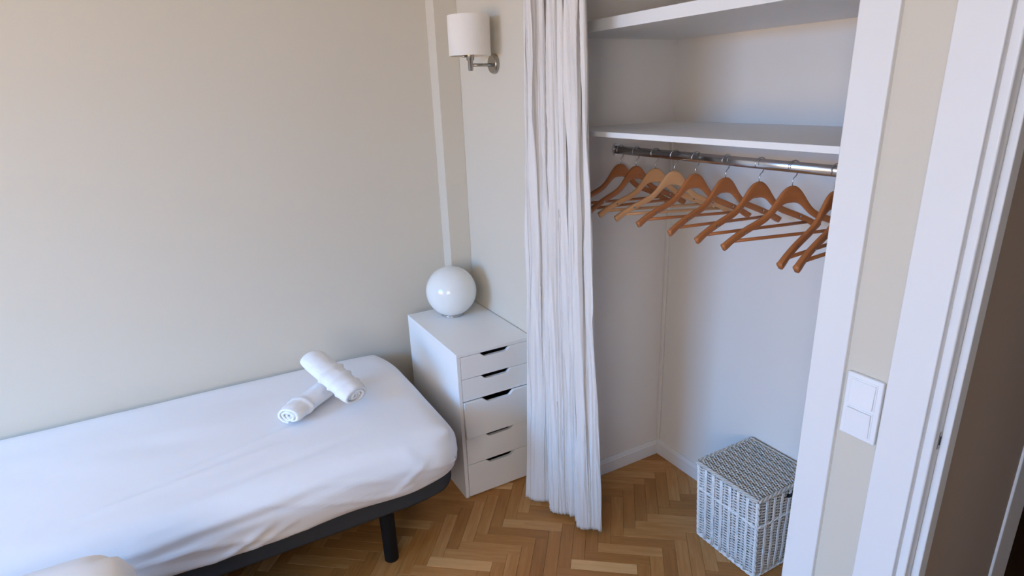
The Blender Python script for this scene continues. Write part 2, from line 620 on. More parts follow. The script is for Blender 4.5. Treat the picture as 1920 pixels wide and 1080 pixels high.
def rounded_slab(nx, ny, nz, lo, hi, rad_xy, rad_z, fn=None, soft=0):
    """box surface grid pulled onto a box with rounded vertical corners and rounded top/bottom edges"""
    bm = bmesh.new()
    lo, hi = Vector(lo), Vector(hi)
    cache = {}

    def vert(i, j, k):
        key = (i, j, k)
        if key in cache:
            return cache[key]
        p = Vector((lo.x + (hi.x - lo.x) * i / nx, lo.y + (hi.y - lo.y) * j / ny, lo.z + (hi.z - lo.z) * k / nz))
        # round in plan
        r = rad_xy
        qx = min(max(p.x, lo.x + r), hi.x - r)
        qy = min(max(p.y, lo.y + r), hi.y - r)
        d = Vector((p.x - qx, p.y - qy))
        nrm = Vector((0, 0, 0))
        if d.length > 1e-9:
            m_ = max(abs(d.x), abs(d.y))
            d2 = d.normalized() * m_
            p.x, p.y = qx + d2.x, qy + d2.y
        # round vertically: pull the rim inward near top and bottom
        for top, rz in ((1, rad_z[1]), (0, rad_z[0])):
            h = (hi.z - p.z) if top else (p.z - lo.z)
            if rz <= 0:
                continue
            edge = min(p.x - lo.x, hi.x - p.x, p.y - lo.y, hi.y - p.y)
            if h < rz and edge < rz:
                # distance on the square patch -> circle
                a = (rz - h) / rz
                e = (rz - max(edge, 0)) / rz
                m_ = max(a, e)
                l = math.hypot(a, e)
                if l > 1e-6:
                    a2, e2 = a / l * m_, e / l * m_
                    p.z = (hi.z - rz + rz * a2) if top else (lo.z + rz - rz * a2)
                    c = (lo + hi) / 2
                    sx = (hi.x - lo.x) / 2
                    sy = (hi.y - lo.y) / 2
                    sh = (e - e2) * rz
                    # shift toward the centre along the nearest side
                    ex = min(p.x - lo.x, hi.x - p.x)
                    ey = min(p.y - lo.y, hi.y - p.y)
                    if ex < rz:
                        p.x += math.copysign(sh * (1 if ex <= ey else (rz - ex) / rz), c.x - p.x)
                    if ey < rz:
                        p.y += math.copysign(sh * (1 if ey <= ex else (rz - ey) / rz), c.y - p.y)
        v = bm.verts.new(p)
        cache[key] = v
        return v
    for i in range(nx):
        for j in range(ny):
            bm.faces.new((vert(i, j, nz), vert(i + 1, j, nz), vert(i + 1, j + 1, nz), vert(i, j + 1, nz)))
            bm.faces.new((vert(i, j, 0), vert(i, j + 1, 0), vert(i + 1, j + 1, 0), vert(i + 1, j, 0)))
    for i in range(nx):
        for k in range(nz):
            bm.faces.new((vert(i, 0, k), vert(i + 1, 0, k), vert(i + 1, 0, k + 1), vert(i, 0, k + 1)))
            bm.faces.new((vert(i, ny, k), vert(i, ny, k + 1), vert(i + 1, ny, k + 1), vert(i + 1, ny, k)))
    for j in range(ny):
        for k in range(nz):
            bm.faces.new((vert(0, j, k), vert(0, j, k + 1), vert(0, j + 1, k + 1), vert(0, j + 1, k)))
            bm.faces.new((vert(nx, j, k), vert(nx, j + 1, k), vert(nx, j + 1, k + 1), vert(nx, j, k + 1)))
    if soft:
        for _ in range(soft):
            bmesh.ops.smooth_vert(bm, verts=bm.verts, factor=0.5, use_axis_x=True, use_axis_y=True, use_axis_z=True)
    if fn:
        for v in bm.verts:
            v.co = fn(v.co.copy())
    return bm


def crease(p, a, b_, w, amp):
    """height of a soft ridge running from a to b (2-D, in x and side-or-top run)"""
    a, b_ = Vector(a), Vector(b_)
    d = b_ - a
    t = (p - a).dot(d) / d.length_squared
    if t < -0.1 or t > 1.1:
        return 0.0
    e = max(0.0, min(1.0, (t + 0.1) / 0.3)) * max(0.0, min(1.0, (1.1 - t) / 0.3))
    ds = (p - a - d * t).length
    return amp * e * math.exp(-(ds / w) ** 2)


TOPZ = 0.528


def sheet_fn(p):
    # s: run across the sheet; y on top, then on down the side
    side = max(0.0, min(1.0, (-0.80 - p.y) / 0.10))
    top = 1 - side
    run = p.y if p.z > TOPZ - 0.03 else -0.93 - (TOPZ - p.z)
    q = Vector((p.x, run))
    # soft crown of the mattress and a little sag
    p.z += 0.010 * top * math.sin(min(1, max(0, (-p.y) / 0.9)) * PI) * min(1, max(0, (BX1 - p.x) / 0.3)) if p.z > 0.45 else 0
    bulge = 0.022 * math.sin(max(0, min(1, (p.z - 0.315) / 0.21)) * PI)
    if side > 0 and p.z < TOPZ - 0.005:
        nz_ = noise.noise(Vector((p.x * 2.2, p.z * 15 + p.x * 5, 3.1)))
        n2 = noise.noise(Vector((p.x * 6 + p.z * 9, p.z * 30, 7.7)))
        n3 = 1 - abs(noise.noise(Vector((p.x * 2.2 - p.z * 5, p.z * 16 + p.x * 4.5, 11.3))))
        amt = min(1, max(0, (TOPZ - p.z) / 0.08))
        p.y -= side * (bulge + (0.006 * nz_ + 0.0035 * n2 + 0.009 * (n3 ** 6)) * amt)
    if side > 0:
        sd = crease(q, (-2.00, -1.02), (-1.66, -1.055), 0.020, 0.014) + crease(q, (-1.66, -1.055), (-1.50, -1.13), 0.018, 0.014)
        sd += crease(q, (-1.32, -1.125), (-1.17, -1.055), 0.010, 0.008) + crease(q, (-1.27, -1.135), (-1.10, -1.075), 0.009, 0.006)
        sd += crease(q, (-1.62, -1.00), (-0.90, -0.965), 0.014, 0.007) - crease(q, (-1.50, -1.03), (-0.95, -1.00), 0.014, 0.006)
        sd += crease(q, (-0.75, -1.10), (-0.62, -1.00), 0.012, 0.005)
        p.y -= side * sd
    # the far foot corner is pulled rounder by the fitted sheet
    if p.y > -0.24 and p.x > BX1 - 0.24:
        p.x -= 0.055 * ((p.y + 0.24) / 0.24) ** 2 * ((p.x - BX1 + 0.24) / 0.24)
    if p.x > BX1 - 0.12 and p.z < TOPZ:
        p.x += 0.5 * bulge * min(1, max(0, (p.x - BX1 + 0.12) / 0.1)) * (1 if p.y > -0.85 else 0.5)
    if top > 0 and p.z > 0.45:
        h = crease(q, (-1.02, -0.60), (-1.45, -0.72), 0.010, 0.006)
        h += crease(q, (-1.10, -0.70), (-1.70, -0.80), 0.014, 0.008)
        h -= crease(q, (-0.80, -0.78), (-1.40, -0.86), 0.016, 0.006)
        h += 0.0035 * noise.noise(Vector((p.x * 3.0, p.y * 9.0 + p.x * 2, 0.5)))
        p.z += h
    # the mattress rolls off towards the foot
    t = max(0.0, min(1.0, (p.x - (BX1 - 0.26)) / 0.26))
    if p.z > 0.40:
        p.z -= 0.014 * t * t
    # lower hem: pulled under, uneven
    if p.z < 0.34:
        p.z += 0.008 * noise.noise(Vector((p.x * 5, p.y * 5, 2.0)))
    # the hem lifts at the foot corner where the sheet is tucked
    t = max(0.0, min(1.0, (p.x + 0.72) / 0.26))
    if p.z < 0.42:
        p.z += 0.036 * t * t * (0.42 - p.z) / 0.10
    return p


def base_fn(p):
    # the upholstered base sweeps up towards the foot
    t = max(0.0, min(1.0, (p.x + 0.70) / 0.23))
    if p.z < 0.29:
        p.z += 0.040 * t * t * (0.304 - p.z) / 0.084
    return p


bed = tag(empty('single_bed', (0, 0, 0)), 'made single bed with smooth white sheet and charcoal base against the long wall', 'bed')
finish('sheet', rounded_slab(150, 60, 22, (BX0, -0.938, 0.314), (BX1, -0.002, TOPZ), 0.13, (0.02, 0.085), sheet_fn, 8), 'sheet', bed, smooth=True)
finish('base', rounded_slab(90, 44, 6, (BX0 + 0.01, -0.888, 0.220), (BX1 - 0.010, -0.02, 0.304), 0.11, (0.012, 0.008), base_fn), 'charcoal', bed, smooth=True)
finish('base_edging', rounded_slab(90, 44, 2, (BX0 + 0.02, -0.878, 0.304), (BX1 - 0.020, -0.03, 0.350), 0.10, (0, 0)), 'black', bed, smooth=True)
for lx, ly in ((-0.77, -0.860), (-2.10, -0.860), (-0.77, -0.07), (-2.10, -0.07)):
    bm = bmesh.new()
    lathe(bm, [(0.024, 0.0), (0.027, 0.003), (0.0285, 0.222)], 24)
    finish('leg', bm, 'black', bed, loc=(lx, ly, 0), bevel=0.001)

# second bed: only its pillow reaches into the picture
bed2 = tag(empty('second_bed', (0, 0, 0)), 'second single bed near the camera carrying the pillow at lower left', 'bed')
B2 = dict(x0=-2.75, x1=-1.56, y0=-2.10, y1=-1.215)
finish('base', rounded_slab(20, 16, 4, (B2['x0'], B2['y0'], 0.22), (B2['x1'], B2['y1'], 0.31), 0.05, (0.01, 0.008)), 'charcoal', bed2, smooth=True)
finish('mattress', rounded_slab(30, 26, 8, (B2['x0'], B2['y0'], 0.31), (B2['x1'], B2['y1'], 0.50), 0.08, (0.02, 0.05)), 'mattress', bed2, smooth=True)
for lx in (B2['x0'] + 0.12, B2['x1'] - 0.12):
    for ly in (B2['y0'] + 0.1, B2['y1'] - 0.1):
        bm = bmesh.new()
        lathe(bm, [(0.024, 0.0), (0.0285, 0.222)], 20)
        finish('leg', bm, 'black', bed2, loc=(lx, ly, 0))


def pillow_bm(lx, ly, t, n=30):
    bm = bmesh.new()
    g = {}
    for s in (1, -1):
        for i in range(n + 1):
            for j in range(n + 1):
                u, v = 2 * i / n - 1, 2 * j / n - 1
                if s == -1 and (i in (0, n) or j in (0, n)):
                    g[(s, i, j)] = g[(1, i, j)]
                    continue
                prof = ((1 - u ** 4) * (1 - v ** 4)) ** 0.36
                k = 1 - 0.05 * (u * u * v * v) - 0.035 * ((1 - u * u) * v * v + (1 - v * v) * u * u) * 0
                x, y = u * lx * (1 - 0.05 * (1 - v * v) * u * u * 0) * k, v * ly * k
                # round the corners
                cr = 0.10
                ax, ay = max(0, abs(u) - (1 - cr / lx)) * lx, max(0, abs(v) - (1 - cr / ly)) * ly
                l = math.hypot(ax, ay)
                if l > 1e-6:
                    mm = max(ax, ay)
                    x -= math.copysign(ax - ax / l * mm, u)
                    y -= math.copysign(ay - ay / l * mm, v)
                z = s * t * prof + 0.006 * noise.noise(Vector((u * 2.5, v * 2.5, s)))
                g[(s, i, j)] = bm.verts.new((x, y, z))
        for i in range(n):
            for j in range(n):
                f = (g[(s, i, j)], g[(s, i + 1, j)], g[(s, i + 1, j + 1)], g[(s, i, j + 1)])
                bm.faces.new(f if s == 1 else f[::-1])
    return bm


pil = finish('pillow', pillow_bm(0.31, 0.23, 0.073), 'sheet', smooth=True, loc=(-1.800, -1.372, 0.590), rot=(math.radians(2), 0, math.radians(3)))
tag(pil, 'rounded corner of a white pillow at the lower left edge', 'pillow')


# ------------------------------------------------------------------ rolled towels
def towel(a, b_, r, label, turns, flat, seed, ridges, squash=0.0):
    """terry towel rolled up: one spiral cloth, tail tucked underneath, soft ridges where the fold shows"""
    a, b_ = Vector(a), Vector(b_)
    d = b_ - a
    Ln = d.length
    d.normalize()
    s = d.cross(Vector((0, 0, 1))).normalized()
    t = s.cross(d).normalized()
    start = -PI / 2 - turns * 2 * PI
    bm = bmesh.new()
    n, nl = 190, 44
    pitch = 0.86 * r / turns
    th = pitch * 0.80
    grid = []
    for layer in (0, 1):
        gl = []
        for i in range(n + 1):
            f = i / n
            an = start + f * turns * 2 * PI
            outer = max(0.0, min(1.0, (f - (1 - 1.0 / turns)) * 12))
            row = []
            for j in range(nl + 1):
                g = j / nl
                end = min(g, 1 - g)
                rr = r * (0.14 + 0.86 * f) - (th if layer else 0)
                tk_ = max(0.0, (f - 0.95) / 0.05)
                rr -= 0.8 * pitch * tk_ * tk_
                rr *= 1 - 0.13 * max(0, 1 - end / 0.13) ** 2.2
                wob = noise.noise(Vector((math.cos(an) * 1.6, math.sin(an) * 1.6, g * 4 + seed)))
                wob2 = noise.noise(Vector((math.cos(an) * 4, math.sin(an) * 4, g * 11 + seed * 2)))
                rr += (0.0032 * wob + 0.0016 * wob2) * (0.35 + 0.65 * outer)
                rr += 0.0035 * (1 - outer) * noise.noise(Vector((an * 0.9, seed, 3.0)))
                for gc, wd, hg, sl in ridges:
                    q = (g - gc - sl * math.cos(an - 0.9)) / wd
                    # a fold edge: steep on one side, soft on the other
                    e = math.exp(-q * q) if q < 0 else math.exp(-(q * 0.38) ** 2)
                    rr += hg * e * outer
                tel = (-0.007 * (1 - f) + 0.004 * math.sin(f * 13 + seed)) * (1 if g > 0.5 else -1) * max(0, 1 - end / 0.08)
                ct, st = math.cos(an), math.sin(an)
                v = st * flat
                if v < 0:
                    v *= 1 - squash
                row.append(bm.verts.new(s * ct * rr + t * v * rr + d * ((g - 0.5) * Ln + tel)))
            gl.append(row)
        grid.append(gl)
    for gl in grid:
        for i in range(n):
            for j in range(nl):
                bm.faces.new((gl[i][j], gl[i + 1][j], gl[i + 1][j + 1], gl[i][j + 1]))
    for i in range(n):
        for j in (0, nl):
            bm.faces.new((grid[0][i][j], grid[0][i + 1][j], grid[1][i + 1][j], grid[1][i][j]))
    for i in (0, n):
        for j in range(nl):
            bm.faces.new((grid[0][i][j], grid[0][i][j + 1], grid[1][i][j + 1], grid[1][i][j]))
    o = finish('rolled_towel', bm, 'towel', smooth=True, loc=(a + b_) / 2)
    return tag(o, label, 'towel', 'rolled bath towels on the bed')


towel((-1.026, -0.590, 0.578), (-0.815, -0.405, 0.578), 0.058, 'lower rolled white towel with its spiral end showing, lying flat on the bed',
      3.2, 0.70, 1.3, [(0.26, 0.016, 0.0085, 0.035)], 0.12)
towel((-0.880, -0.345, 0.692), (-0.772, -0.620, 0.604), 0.065, 'upper rolled white towel laid slantwise across the other towel',
      3.6, 0.72, 5.1, [(0.44, 0.013, 0.011, 0.045), (0.62, 0.013, 0.010, 0.06), (0.80, 0.012, 0.007, 0.03)], 0.1)

# ------------------------------------------------------------------ drawer unit
KX, KY = -0.365, -0.102
KW, KD, KH = 0.36, 0.58, 0.70
dr = tag(empty('drawer_unit', (KX + KW / 2, KY - KD / 2, 0)), 'tall narrow white drawer unit with scooped grips between bed and curtain', 'drawers')
t_ = 0.016
hw, hd_ = KW / 2, KD / 2
finish('top_panel', bx(-hw, hw, -hd_, hd_, KH - 0.015, KH), 'lacquer', dr, bevel=0.0012)
finish('side_panel', bx(-hw, -hw + t_, -hd_, hd_, 0.0, KH - 0.015), 'lacquer', dr, bevel=0.001)
finish('side_panel', bx(hw - t_, hw, -hd_, hd_, 0.0, KH - 0.015), 'lacquer', dr, bevel=0.001)
finish('back_panel', bx(-hw + t_, hw - t_, hd_ - 0.008, hd_, 0.0, KH - 0.015), 'lacquer', dr)
finish('bottom_panel', bx(-hw + t_, hw - t_, -hd_ + 0.02, hd_ - 0.008, 0.006, 0.020), 'lacquer', dr)
rows = [(0.582, 0.6835, 0.0), (0.478, 0.580, 0.0), (0.303, 0.475, 0.013), (0.168, 0.301, 0.004), (0.006, 0.166, 0.004)]
fx0, fx1 = -hw + t_ + 0.0015, hw - t_ - 0.0015


def front_poly(z0, z1, half=0.078, depth=0.019):
    pts = [(fx0, z0), (fx1, z0), (fx1, z1)]
    for q in range(0, 9):
        f = q / 8
        e = f * f * (3 - 2 * f)
        pts.append((half - 0.030 * f, z1 - depth * e))
    for q in range(8, -1, -1):
        f = q / 8
        e = f * f * (3 - 2 * f)
        pts.append((-half + 0.030 * f, z1 - depth * e))
    pts.append((fx0, z1))
    return pts


for z0, z1, pull in rows:
    bm = bmesh.new()
    yf = -hd_ - pull
    prism(bm, front_poly(z0, z1), lambda u, v, w: (u, w, v), yf, yf + 0.016)
    d_ = finish('drawer', bm, 'lacquer', dr, bevel=0.0012)
    bm = bmesh.new()
    zt = z1 - 0.030
    ya, yb = yf + 0.017, yf + 0.50
    box(bm, fx0 + 0.008, fx0 + 0.020, ya, yb, z0 + 0.012, zt)
    box(bm, fx1 - 0.020, fx1 - 0.008, ya, yb, z0 + 0.012, zt)
    box(bm, fx0 + 0.020, fx1 - 0.020, ya, yb, z0 + 0.012, z0 + 0.018)
    box(bm, fx0 + 0.020, fx1 - 0.020, yb - 0.012, yb, z0 + 0.018, zt)
    finish('drawer_box', bm, 'inner', d_)

# ------------------------------------------------------------------ globe lamp
gl = tag(empty('globe_lamp', (-0.176, -0.222, KH)), 'glossy white glass globe table lamp on the drawer unit', 'lamp')
bm = bmesh.new()
lathe(bm, [(0.052, 0.0), (0.056, 0.002), (0.056, 0.007), (0.048, 0.010)], 48)
finish('base_ring', bm, 'chrome', gl, smooth=True)
bm = bmesh.new()
R_ = 0.121
prof = []
for i in range(41):
    a = -PI / 2 + 0.42 + (PI - 0.42) * i / 40
    prof.append((max(R_ * math.cos(a), 0.0004), R_ * math.sin(a) + R_ * math.sin(PI / 2 - 0.42) + 0.009))
lathe(bm, prof, 72)
finish('globe', bm, 'opal', gl, smooth=True)

# ------------------------------------------------------------------ wall sconce
SY, SZ = -0.440, 1.826
sc = tag(empty('wall_sconce', (0.0, SY, SZ)), 'wall lamp with cream linen drum shade and nickel arm beside the curtain', 'wall lamp')
bm = bmesh.new()
lathe(bm, [(0.0385, -0.001), (0.0385, -0.012), (0.034, -0.018), (0.0005, -0.018)][::-1], 44, axis='x')
finish('backplate', bm, 'nickel', sc, bevel=0.0005)
bm = bmesh.new()
tube(bm, [(-0.014, 0, -0.004), (-0.05, 0, -0.004), (-0.108, 0, -0.004)], 0.006, 14)
finish('arm', bm, 'nickel', sc, smooth=True)
bm = bmesh.new()
lathe(bm, [(0.008, -0.026), (0.0105, -0.022), (0.0105, 0.012), (0.016, 0.016), (0.016, 0.050), (0.013, 0.056), (0.013, 0.085)], 26, c=(-0.112, 0, 0))
finish('socket', bm, 'nickel', sc, smooth=True, bevel=0)
bm = bmesh.new()
tube(bm, [(-0.128, 0.004, 0.030), (-0.142, 0.008, 0.030)], 0.005, 10)
finish('switch_knob', bm, 'nickel', sc, smooth=True)
bm = bmesh.new()
sr, s0, s1 = 0.0835, 0.030, 0.178
n = 64
ring = []
for rr, zz in ((sr, s0), (sr, s1), (sr - 0.0025, s1), (sr - 0.0025, s0)):
    ring.append([bm.verts.new((-0.112 + rr * math.cos(2 * PI * k / n), rr * math.sin(2 * PI * k / n), zz)) for k in range(n)])
for i in range(4):
    A, B = ring[i], ring[(i + 1) % 4]
    for k in range(n):
        bm.faces.new((A[k], A[(k + 1) % n], B[(k + 1) % n], B[k]))
sh = finish('shade', bm, 'shade', sc, bevel=0.0008)
bm = bmesh.new()
for k in range(3):
    a = 2 * PI * k / 3 + 0.4
    tube(bm, [(-0.112 + 0.013 * math.cos(a), 0.013 * math.sin(a), 0.078), (-0.112 + (sr - 0.002) * math.cos(a), (sr - 0.002) * math.sin(a), 0.078)], 0.0015, 6)
finish('shade_spider', bm, 'steel', sh)

# ------------------------------------------------------------------ curtain
cu = tag(empty('curtain', (-0.07, -0.98, 2.30)), 'long crinkled white linen curtain gathered at the side of the closet', 'curtain')


def curtain_point(s, z):
    """s 0 = end at the wall lamp, 1 = end at the closet; z height above the floor"""
    h = max(0.0, min(1.0, z / 2.28))
    low = (1 - h)
    y_top = -0.826 - 0.362 * s
    y_bot = -0.832 - 0.360 * s
    k = low ** 1.6
    y = y_top * (1 - k) + y_bot * k
    x = -0.072 + (-0.045 * (1 - s) + 0.062 * s) * k
    amp = 0.038 * (1 - 0.45 * k)
    ph = 2 * PI * (7.6 * s + 0.30 * math.sin(6.1 * s + 1.0) + 0.10 * math.sin(19 * s)) + 0.5 * noise.noise(Vector((s * 3, z * 0.6, 4.2)))
    vee = 1.9 * abs(math.sin(ph / 2)) ** 0.75 - 0.95
    q_ = 0.35 + 0.50 * h
    prof = q_ * vee + (1 - q_) * (math.sin(ph + 1.2) * 0.8)
    env = 0.80 + 1.15 * noise.noise(Vector((s * 9.0, z * 0.28, 9.1)))
    x -= amp * prof * env
    x -= 0.020 * k * math.sin(2 * PI * 2.6 * s + 0.8)          # wider swing of the loose lower part
    y += 0.016 * math.cos(ph) * (0.45 + 0.55 * h) * env
    # crinkles of the unironed linen, mostly running down the drop
    cr = noise.noise(Vector((s * 46, z * 2.2, 1.0))) * 0.0070 + noise.noise(Vector((s * 95, z * 4.5, 5.0))) * 0.0045
    rid = (1 - abs(noise.noise(Vector((s * 30 + z * 0.35, z * 1.1, 8.0))))) ** 7 * 0.010
    x -= cr + rid
    y += 0.6 * cr
    return Vector((min(x, -0.018 if y > -0.905 else (0.010 if z > 1.2 else 0.09)), y, z))


bm = bmesh.new()
ns, nz = 420, 150
zt = 2.285
g = []
for j in range(nz + 1):
    f = j / nz
    row = []
    for i in range(ns + 1):
        s = i / ns
        hem = 0.016 + 0.012 * max(0, noise.noise(Vector((s * 6, 0.3, 0.7))))
        row.append(bm.verts.new(curtain_point(s, hem + (zt - hem) * f) - Vector(cu.location)))
    g.append(row)
for j in range(nz):
    for i in range(ns):
        bm.faces.new((g[j][i], g[j][i + 1], g[j + 1][i + 1], g[j + 1][i]))
cl = finish('curtain_panel', bm, 'linen', cu, smooth=True)
md = cl.modifiers.new('thickness', 'SOLIDIFY')
md.thickness = 0.0016
bm = bmesh.new()
for j in range(2):
    pass
rowa = []
for zz in (0.030, 0.034):
    rowa.append([bm.verts.new(curtain_point(i / ns, zz) - Vector(cu.location) - Vector((0.0014, 0, 0))) for i in range(ns + 1)])
for i in range(ns):
    bm.faces.new((rowa[0][i], rowa[0][i + 1], rowa[1][i + 1], rowa[1][i]))
finish('hem_stitch', bm, 'linen', cu, smooth=True)
rl = tag(empty('curtain_rail', (-0.07, -1.4, 2.31)), 'white curtain rail above the closet opening', 'rail')
bm = bmesh.new()
tube(bm, [(0, -0.68, 0), (0, 0, 0), (0, 0.68, 0)], 0.012, 16)
finish('rod', bm, 'trim', rl, smooth=True)
for q in (-0.65, 0.65):
    finish('bracket', bx(-0.004, 0.058, q - 0.008, q + 0.008, 0.008, 0.020), 'trim', rl, bevel=0.001)
for i in range(7):
    bm = bmesh.new()
    yy = -0.835 - 0.052 * i
    tube(bm, [(-0.07 - cu.location.x + 0.017 * math.cos(a), yy - cu.location.y, 0.0085 + 0.017 * math.sin(a)) for a in [2 * PI * k / 20 for k in range(21)]], 0.002, 6, caps=False)
    finish('ring', bm, 'trim', cu, smooth=True)

# ------------------------------------------------------------------ closet shelves, rail
sh1 = finish('closet_shelf', bx(0.0176, CL_D, CL_Y0, CL_Y1, 1.5642, 1.581), 'shelf', bevel=0.001)
tag(sh1, 'lower white closet shelf just above the hanging rail', 'shelf')
sh2 = finish('closet_shelf', bx(0.039, CL_D, CL_Y0, CL_Y1, 1.8903, 1.926), 'shelf', bevel=0.001)
tag(sh2, 'upper white closet shelf with the thicker front edge', 'shelf')
RX, RZ = 0.30, 1.487
cr_ = tag(empty('clothes_rail', (RX, (CL_Y0 + CL_Y1) / 2, RZ)), 'oval chrome hanging rail under the lower closet shelf', 'rail')
bm = bmesh.new()
hl_ = (CL_Y1 - CL_Y0) / 2
rings = []
for w in (-hl_ + 0.004, hl_ - 0.004):
    rings.append([bm.verts.new((0.0080 * math.cos(2 * PI * k / 28), w, 0.0155 * math.sin(2 * PI * k / 28))) for k in range(28)])
for k in range(28):
    bm.faces.new((rings[0][k], rings[0][(k + 1) % 28], rings[1][(k + 1) % 28], rings[1][k]))
bm.faces.new(rings[0])
bm.faces.new(rings[1][::-1])
finish('tube', bm, 'chrome', cr_, smooth=False, bevel=0)
for f in cr_.children[0].data.polygons:
    f.use_smooth = len(f.vertices) == 4
for w in (-hl_, hl_ - 0.010):
    bm = bmesh.new()
    pr = [(0.016 * math.cos(2 * PI * k / 24), 0.024 * math.sin(2 * PI * k / 24)) for k in range(24)]
    prism(bm, pr, lambda u, v, q: (u, q, v), w, w + 0.010)
    finish('end_socket', bm, 'chrome', cr_, bevel=0.001)


# ------------------------------------------------------------------ wooden hangers
def hanger_proto():
    root = empty('wooden_hanger')
    # local: x along the shoulders, y thickness, z up; hook inside top at z = 0 (on top of the rail)
    HT = -0.068            # top of the hump
    hlf = 0.222
    N = 34
    top, bot = [], []
    for i in range(N + 1):
        s = i / N * hlf
        f = s / hlf
        hump = math.exp(-(s / 0.052) ** 2.4)
        zt_ = -0.052 - 0.082 * f ** 1.05 - 0.012 * f ** 5
        zt_ = zt_ * (1 - hump) + (-0.000 - 0.16 * (s / 0.1) ** 2 * 0.1) * hump
        th = 0.050 * math.exp(-(s / 0.050) ** 2) + 0.0215 * (1 - math.exp(-(s / 0.050) ** 2)) + 0.003 * math.exp(-((f - 0.93) / 0.06) ** 2)
        if f > 0.965:
            th *= math.sqrt(max(0.05, 1 - ((f - 0.965) / 0.037) ** 2))
        top.append((s, HT + zt_))
        bot.append((s, HT + zt_ - th))
    bm = bmesh.new()

    def depth(s):
        f = abs(s) / hlf
        return -0.022 * f * f            # contoured: shoulders bow forward
    tk = lambda s: 0.0062 + 0.0035 * (abs(s) / hlf) ** 2
    secs = []
    for i in range(-N, N + 1):
        sg = 1 if i >= 0 else -1
        (s, zt_), (_, zb) = top[abs(i)], bot[abs(i)]
        s *= sg
        y0 = depth(s)
        k = tk(s)
        zc, hh = (zt_ + zb) / 2, (zt_ - zb) / 2
        ring = []
        for q in range(12):
            a = 2 * PI * q / 12
            ca, sa = math.cos(a), math.sin(a)
            ex = lambda v: math.copysign(abs(v) ** 0.55, v)
            ring.append(bm.verts.new((s, y0 + k * ex(ca), zc + hh * ex(sa))))
        secs.append(ring)
    for A, B in zip(secs, secs[1:]):
        for q in range(12):
            bm.faces.new((A[q], A[(q + 1) % 12], B[(q + 1) % 12], B[q]))
    bm.faces.new(secs[0])
    bm.faces.new(secs[-1][::-1])
    body = finish('shoulders', bm, 'hanger', root, smooth=True)
    # trouser bar
    bm = bmesh.new()
    fb = 0.88
    ib = int(fb * N)
    xb, zb = bot[ib][0], bot[ib][1] + 0.008
    tube(bm, [(-xb, depth(xb), zb), (-xb / 2, depth(xb), zb), (xb / 2, depth(xb), zb), (xb, depth(xb), zb)], 0.0052, 12)
    finish('trouser_bar', bm, 'hanger', root, smooth=True)
    # wire hook: ring part over the rail, shank into the wood
    bm = bmesh.new()
    pts = []
    r = 0.0185
    for k in range(17):
        a = math.radians(205 - k * 14.5)
        pts.append((r * math.cos(a), 0, -r * 0.92 + 0.002 + r * math.sin(a)))
    lx, lz = pts[-1][0], pts[-1][2]
    pts += [(0.010, 0, -0.040), (0.002, 0, -0.047), (0.0, 0, -0.055), (0.0, 0, HT - 0.012)]
    tube(bm, pts, 0.0017, 8)
    finish('hook', bm, 'steel', root, smooth=True)
    for sx in (-1, 1):     # small metal screw of the bar and the notch
        bm = bmesh.new()
        i2 = int(0.70 * N)
        lathe(bm, [(0.0035, -0.001), (0.0035, 0.0015), (0.002, 0.002)], 10)
        o = finish('screw', bm, 'steel', root)
        o.location = (sx * top[i2][0], depth(top[i2][0]) - 0.0095, (top[i2][1] + bot[i2][1]) / 2)
        o.rotation_euler = (PI / 2, 0, 0)
    return root


proto = hanger_proto()


def copy_hanger(src):
    r = src.copy()
    COL.objects.link(r)
    for ch in src.children:
        c = ch.copy()
        COL.objects.link(c)
        c.parent = r
    return r


RAILTOP = RZ + 0.0155
hang = [
    (-0.892, -6, 'hanger_dark', 'dark wooden hanger closest to the curtain, first on the rail'),
    (-0.985, -6, 'hanger_dark', 'second wooden hanger from the curtain, half behind the first pale one'),
    (-1.090, -19, 'hanger_pale', 'pale wooden hanger, third from the curtain'),
    (-1.190, -18, 'hanger_pale', 'pale wooden hanger, fourth from the curtain'),
    (-1.290, -12, 'hanger', 'orange-brown wooden hanger next to the pale pair, fifth from the curtain'),
    (-1.420, -8, 'hanger', 'orange-brown wooden hanger, sixth from the curtain'),
    (-1.550, -13, 'hanger', 'orange-brown wooden hanger, seventh from the curtain'),
    (-1.665, -18, 'hanger', 'orange-brown wooden hanger with the most open view of its hump, eighth from the curtain'),
    (-1.792, -4, 'hanger', 'wooden hanger turned edge-on, half hidden by the white upright'),
    (-1.838, -3, 'hanger', 'wooden hanger of which only the front tip shows beside the white upright'),
]
for i, (yy, aa, mt, lab) in enumerate(hang):
    h = proto if i == 0 else copy_hanger(proto)
    h.location = (RX, yy, RAILTOP)
    # local -x goes to the room; angle a turns that tip toward +y when negative
    h.rotation_euler = (math.radians(random.uniform(-1.0, 1.0)), math.radians(random.uniform(-1.5, 1.5) - (6.0 if i >= 8 else 0.0)), math.radians(aa))
    tag(h, lab, 'hanger', 'wooden hangers on the closet rail')
    for ch in h.children:
        if ch.name.startswith(('shoulders', 'trouser_bar')):
            if mt != 'hanger':
                ch.material_slots[0].link = 'OBJECT'
                ch.material_slots[0].material = M[mt]

# ------------------------------------------------------------------ wicker basket
TB = dict(x0=0.292, x1=0.578, y0=-1.680, y1=-1.408)     # top
BB = dict(x0=0.336, x1=0.574, y0=-1.664, y1=-1.392)     # foot
BH = 0.372
bk = tag(empty('wicker_basket', (0.44, -1.54, 0)), 'whitewashed square wicker laundry basket with lid on the closet floor', 'basket')
BO = Vector((0.44, -1.54, 0))


def corner_at(i, h):
    f = h / BH
    a = [('x0', 'y0'), ('x1', 'y0'), ('x1', 'y1'), ('x0', 'y1')][i]
    return Vector((BB[a[0]] * (1 - f) + TB[a[0]] * f, BB[a[1]] * (1 - f) + TB[a[1]] * f, h)) - BO


